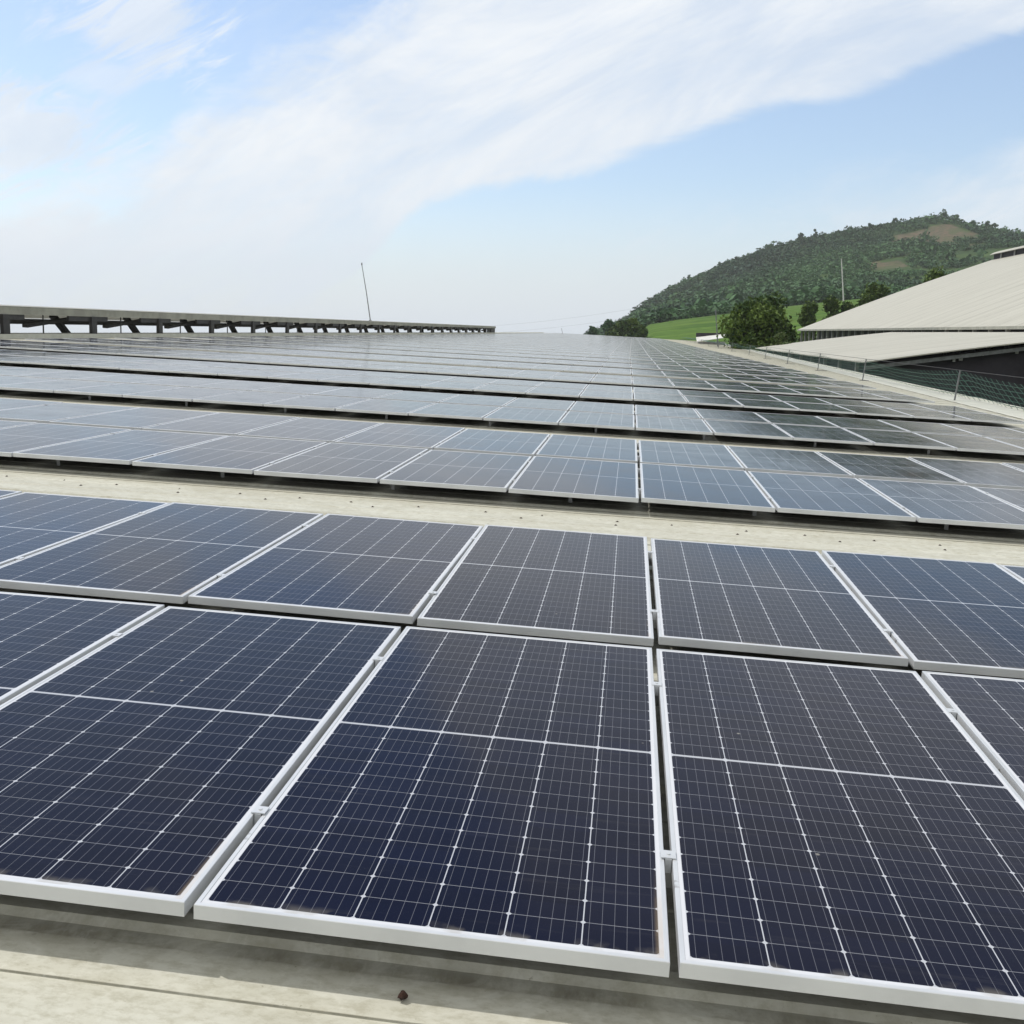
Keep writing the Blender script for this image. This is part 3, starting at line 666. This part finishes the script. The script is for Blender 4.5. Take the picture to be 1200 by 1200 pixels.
mb.quad(rel(eX + .4, ye1 - .6, -9), rel(2 * rX - eX - .4, ye1 - .6, -9), rel(2 * rX - eX - .4, ye1 - .6, eZ - .15), rel(rX, ye1 - .6, rZ - .15), rel(eX + .4, ye1 - .6, eZ - .15))
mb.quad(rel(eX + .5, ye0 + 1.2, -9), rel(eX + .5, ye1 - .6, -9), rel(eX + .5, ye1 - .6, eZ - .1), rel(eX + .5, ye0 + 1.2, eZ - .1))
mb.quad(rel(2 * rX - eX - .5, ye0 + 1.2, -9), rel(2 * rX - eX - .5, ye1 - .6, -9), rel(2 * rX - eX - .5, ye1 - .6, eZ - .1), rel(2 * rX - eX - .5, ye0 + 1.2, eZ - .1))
bpart(mb, 'wall', M['darktone'], bn)  # dark sheets standing in for the shaded open interior
for px, y0_, y1_, wd in ((1118.5, 417, 424, .14), (1126.5, 417, 422.5, .2), (1152, 413.5, 417, .14), (1192.5, 408, 414.5, .16)):
    a = at(px, y0_, ye0 + .85 + CP.y - CP.y); c_ = at(px, y1_, ye0 + .85)
    bpart(MB().box((a.x - wd / 2, a.y, c_.z), (a.x + wd / 2, a.y + .12, a.z)), 'hanger', M['pole'], bn)
for q in range(10):
    yq = ye0 + 3 + q * 5.4
    bpart(MB().box(rel(eX + .2, yq, -9), rel(eX + .42, yq + .25, eZ - .1)), 'column', M['column'], bn)
# big barn
bb = empty('barn', Matrix.Translation(rel(60, 110, GZ - EYE)), label='big steep cream-roofed barn with ridge vent at the right edge of the photo', cat='barn')
ye0, ye1 = 22.0, 215.0; eX, rX = 34.0, 72.6; eZ, rZ = .52, 14.7
mb = MB(); n_ = 10
for sgn in (1, -1):
    for k in range(n_):
        a, c_ = k / n_, (k + 1) / n_; bow = lambda q: .35 * math.sin(math.pi * q)
        A = (eX + (rX - eX) * a, eZ + (rZ - eZ) * a + bow(a)); B = (eX + (rX - eX) * c_, eZ + (rZ - eZ) * c_ + bow(c_))
        if sgn < 0: A = (2 * rX - A[0], A[1]); B = (2 * rX - B[0], B[1])
        mb.quad(rel(A[0], ye0, A[1]), rel(B[0], ye0, B[1]), rel(B[0], ye1, B[1]), rel(A[0], ye1, A[1]))
        mb.quad(rel(A[0], ye0, A[1] - .12), rel(A[0], ye1, A[1] - .12), rel(B[0], ye1, B[1] - .12), rel(B[0], ye0, B[1] - .12))
        mb.quad(rel(A[0], ye1, A[1] - .12), rel(B[0], ye1, B[1] - .12), rel(B[0], ye1, B[1]), rel(A[0], ye1, A[1]))
bpart(mb, 'roof', M['barn'], bb)
bpart(MB().box(rel(eX - .05, ye0, eZ - .27), rel(eX - .003, ye1, eZ + .02)), 'gutter', M['fascia'], bb)
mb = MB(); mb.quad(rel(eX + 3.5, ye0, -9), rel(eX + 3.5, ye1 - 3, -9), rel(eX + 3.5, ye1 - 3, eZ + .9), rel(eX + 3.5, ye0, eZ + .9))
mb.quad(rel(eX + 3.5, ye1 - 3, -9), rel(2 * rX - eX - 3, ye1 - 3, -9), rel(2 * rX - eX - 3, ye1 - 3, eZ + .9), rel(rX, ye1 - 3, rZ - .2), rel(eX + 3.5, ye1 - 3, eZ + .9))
bpart(mb, 'wall', M['darktone'], bb)  # dark sheet behind the columns for the shade of the open side
for q in range(30):
    yq = ye1 - 1.5 - q * 4.6
    bpart(MB().box(rel(eX + .5, yq, -9), rel(eX + .85, yq + .35, eZ - .12)), 'column', M['column'], bb)
vt = MB(); vz = rZ + .2
for (xa, za), (xb, zb) in zip(((-2.0, .30), (-1.2, .75), (0, 1.1)), ((-1.2, .75), (0, 1.1), (2.0, .6))):
    for dz_ in (0, -.1): vt.quad(rel(rX + xa, ye0, vz + za + dz_), rel(rX + xb, ye0, vz + zb + dz_), rel(rX + xb, ye1 - .5, vz + zb + dz_), rel(rX + xa, ye1 - .5, vz + za + dz_))
vent2 = bpart(vt, 'ridge_vent', M['barn'], bb)
o = bpart(MB().box(rel(rX - 1.3, ye0, rZ - .6), rel(rX + 1.3, ye1 - 1, vz + .5)), 'louvre', M['darktone'], vent2)
o.matrix_parent_inverse = (bb.matrix_basis).inverted() if False else Matrix.Identity(4)
for q in range(24):
    yq = ye1 - 6 - q * 7
    o = MB().box(rel(rX - 1.6, yq, rZ - .9), rel(rX - 1.45, yq + .5, vz + .38)).build('post', M['column']); o.parent = vent2

# ------------------------------------------------------------------ small things around
a = at(834, 400, 185)
shed = empty('shed', Matrix.Translation((a.x, a.y, GZ)), label='small shed with a white roof below the green field', cat='shed')
h_ = a.z - GZ
mb = MB(); mb.quad((-2.7, -1.5, h_ + .0), (2.6, -1.5, h_ + .75), (2.6, 1.9, h_ + 1.35), (-2.7, 1.9, h_ + .75)); mb.quad((-2.7, -1.5, h_ - .08), (-2.7, 1.9, h_ + .67), (2.6, 1.9, h_ + 1.27), (2.6, -1.5, h_ + .67)); mb.quad((-2.7, -1.5, h_ - .08), (2.6, -1.5, h_ + .67), (2.6, -1.5, h_ + .75), (-2.7, -1.5, h_)); mb.build('roof', M['white'], shed)
MB().box((-2.4, -1.2, 0), (2.3, 1.6, h_ - .1)).build('wall', M['column'], shed)
MB().box((-2.7, 1.92, h_ + .75), (2.6, 2.1, h_ + 1.5)).build('ridge_board', M['darktone'], shed)
def pole(name, p_top, p_bot, r0, r1, m_, label, cat, extra=None):
    b_ = Vector(p_bot); r = empty(name, Matrix.Translation(b_), label=label, cat=cat)
    d = Vector(p_top) - b_
    MB().tube([(0, 0, 0), d * .5 + Vector((d.length * .006, 0, 0)), d], [r0, (r0 + r1) / 2, r1], 8).build('shaft', m_, r)
    MB().box((-r0 * 2.2, -r0 * 2.2, -.02), (r0 * 2.2, r0 * 2.2, .03)).build('base_plate', m_, r)
    if extra: extra(r, d)
    return r
yb_ = 1163 * 23.9 / 307
tip = lambda r, d: MB().tube([d - Vector((0, 0, .05)), d + Vector((0, 0, .16))], [.07, .05], 8).build('tip', M['grey_steel'], r)
pole('antenna_mast', at(424, 310, yb_), at(434, 375.5, yb_), .05, .03, M['grey_steel'], 'thin leaning lightning mast standing on the ridge vent', 'mast', tip)
pb_ = at(990.5, 389, 258); pole('lamp_mast', at(986, 303, 258), (pb_.x + .6, pb_.y, GZ), .30, .10, M['white'], 'tall white tapering pole leaning left behind the big barn', 'pole')
pb_ = at(844, 389, 150); pole('utility_pole', at(838.5, 362, 150), (pb_.x + .3, pb_.y, GZ), .14, .07, M['grey_steel'], 'thin dark pole in front of the white-roofed shed', 'pole')
pb_ = RM @ Vector((-20, 268, ZR)); q_ = at(659, 391, 270)
pole('marker_rod', at(658, 384.5, 262), at(659.5, 392.5, 262), .05, .04, M['steel'], 'tiny dark rod on the far roof edge left of the hill', 'rod')
for (xa, ya), (xb, yb), lab in (((560, 383), (775, 356), 'upper of two faint power cables left of the hill'), ((560, 391), (775, 366), 'lower of two faint power cables left of the hill')):
    A = at(xa, ya, 620); B = at(xb, yb, 560); pts = [A.lerp(B, k / 12) - Vector((0, 0, 1.6 * 4 * (k / 12) * (1 - k / 12))) for k in range(13)]
    tag(MB().tube([(p_.x, p_.y, p_.z) for p_ in pts], .03, 5).build('power_cable', M['wire']), lab, 'cable')
# rust lump of a fixing in the front sheet
rb = MB(); c0 = RM @ Vector((-.567, -.035, ZR + .01))
rb.tube([(0, 0, 0), (0, 0, .006), (0, 0, .011), (0, 0, .016)], [.008, .009, .007, .003], 9)
o = rb.build('rusty_bolt', M['rust'], mw=Matrix.Translation(c0)); tag(o, 'rusty bolt head on the roof sheet below the nearest panels', 'bolt')
for v in o.data.vertices: v.co += Vector((random.uniform(-.003, .003), random.uniform(-.003, .003), 0))

# ------------------------------------------------------------------ humid air over the whole place
hb = MB().box((-2400, -1100, GZ - 16), (2700, 3000, EYE + 172)).build('haze', bpy.data.materials.new('haze_air'))
hm = hb.data.materials[0]; hm.use_nodes = True; hm.node_tree.nodes.clear()
t = NT(hm.node_tree); pv = t.n('ShaderNodeVolumePrincipled'); pv.inputs['Color'].default_value = (.97, .985, 1.0, 1)
pv.inputs['Density'].default_value = 0.00011; pv.inputs['Anisotropy'].default_value = 0.2
ho = t.n('ShaderNodeOutputMaterial'); t.l.new(pv.outputs[0], ho.inputs['Volume'])
tag(hb, 'thin humid haze', 'haze', kind='stuff')
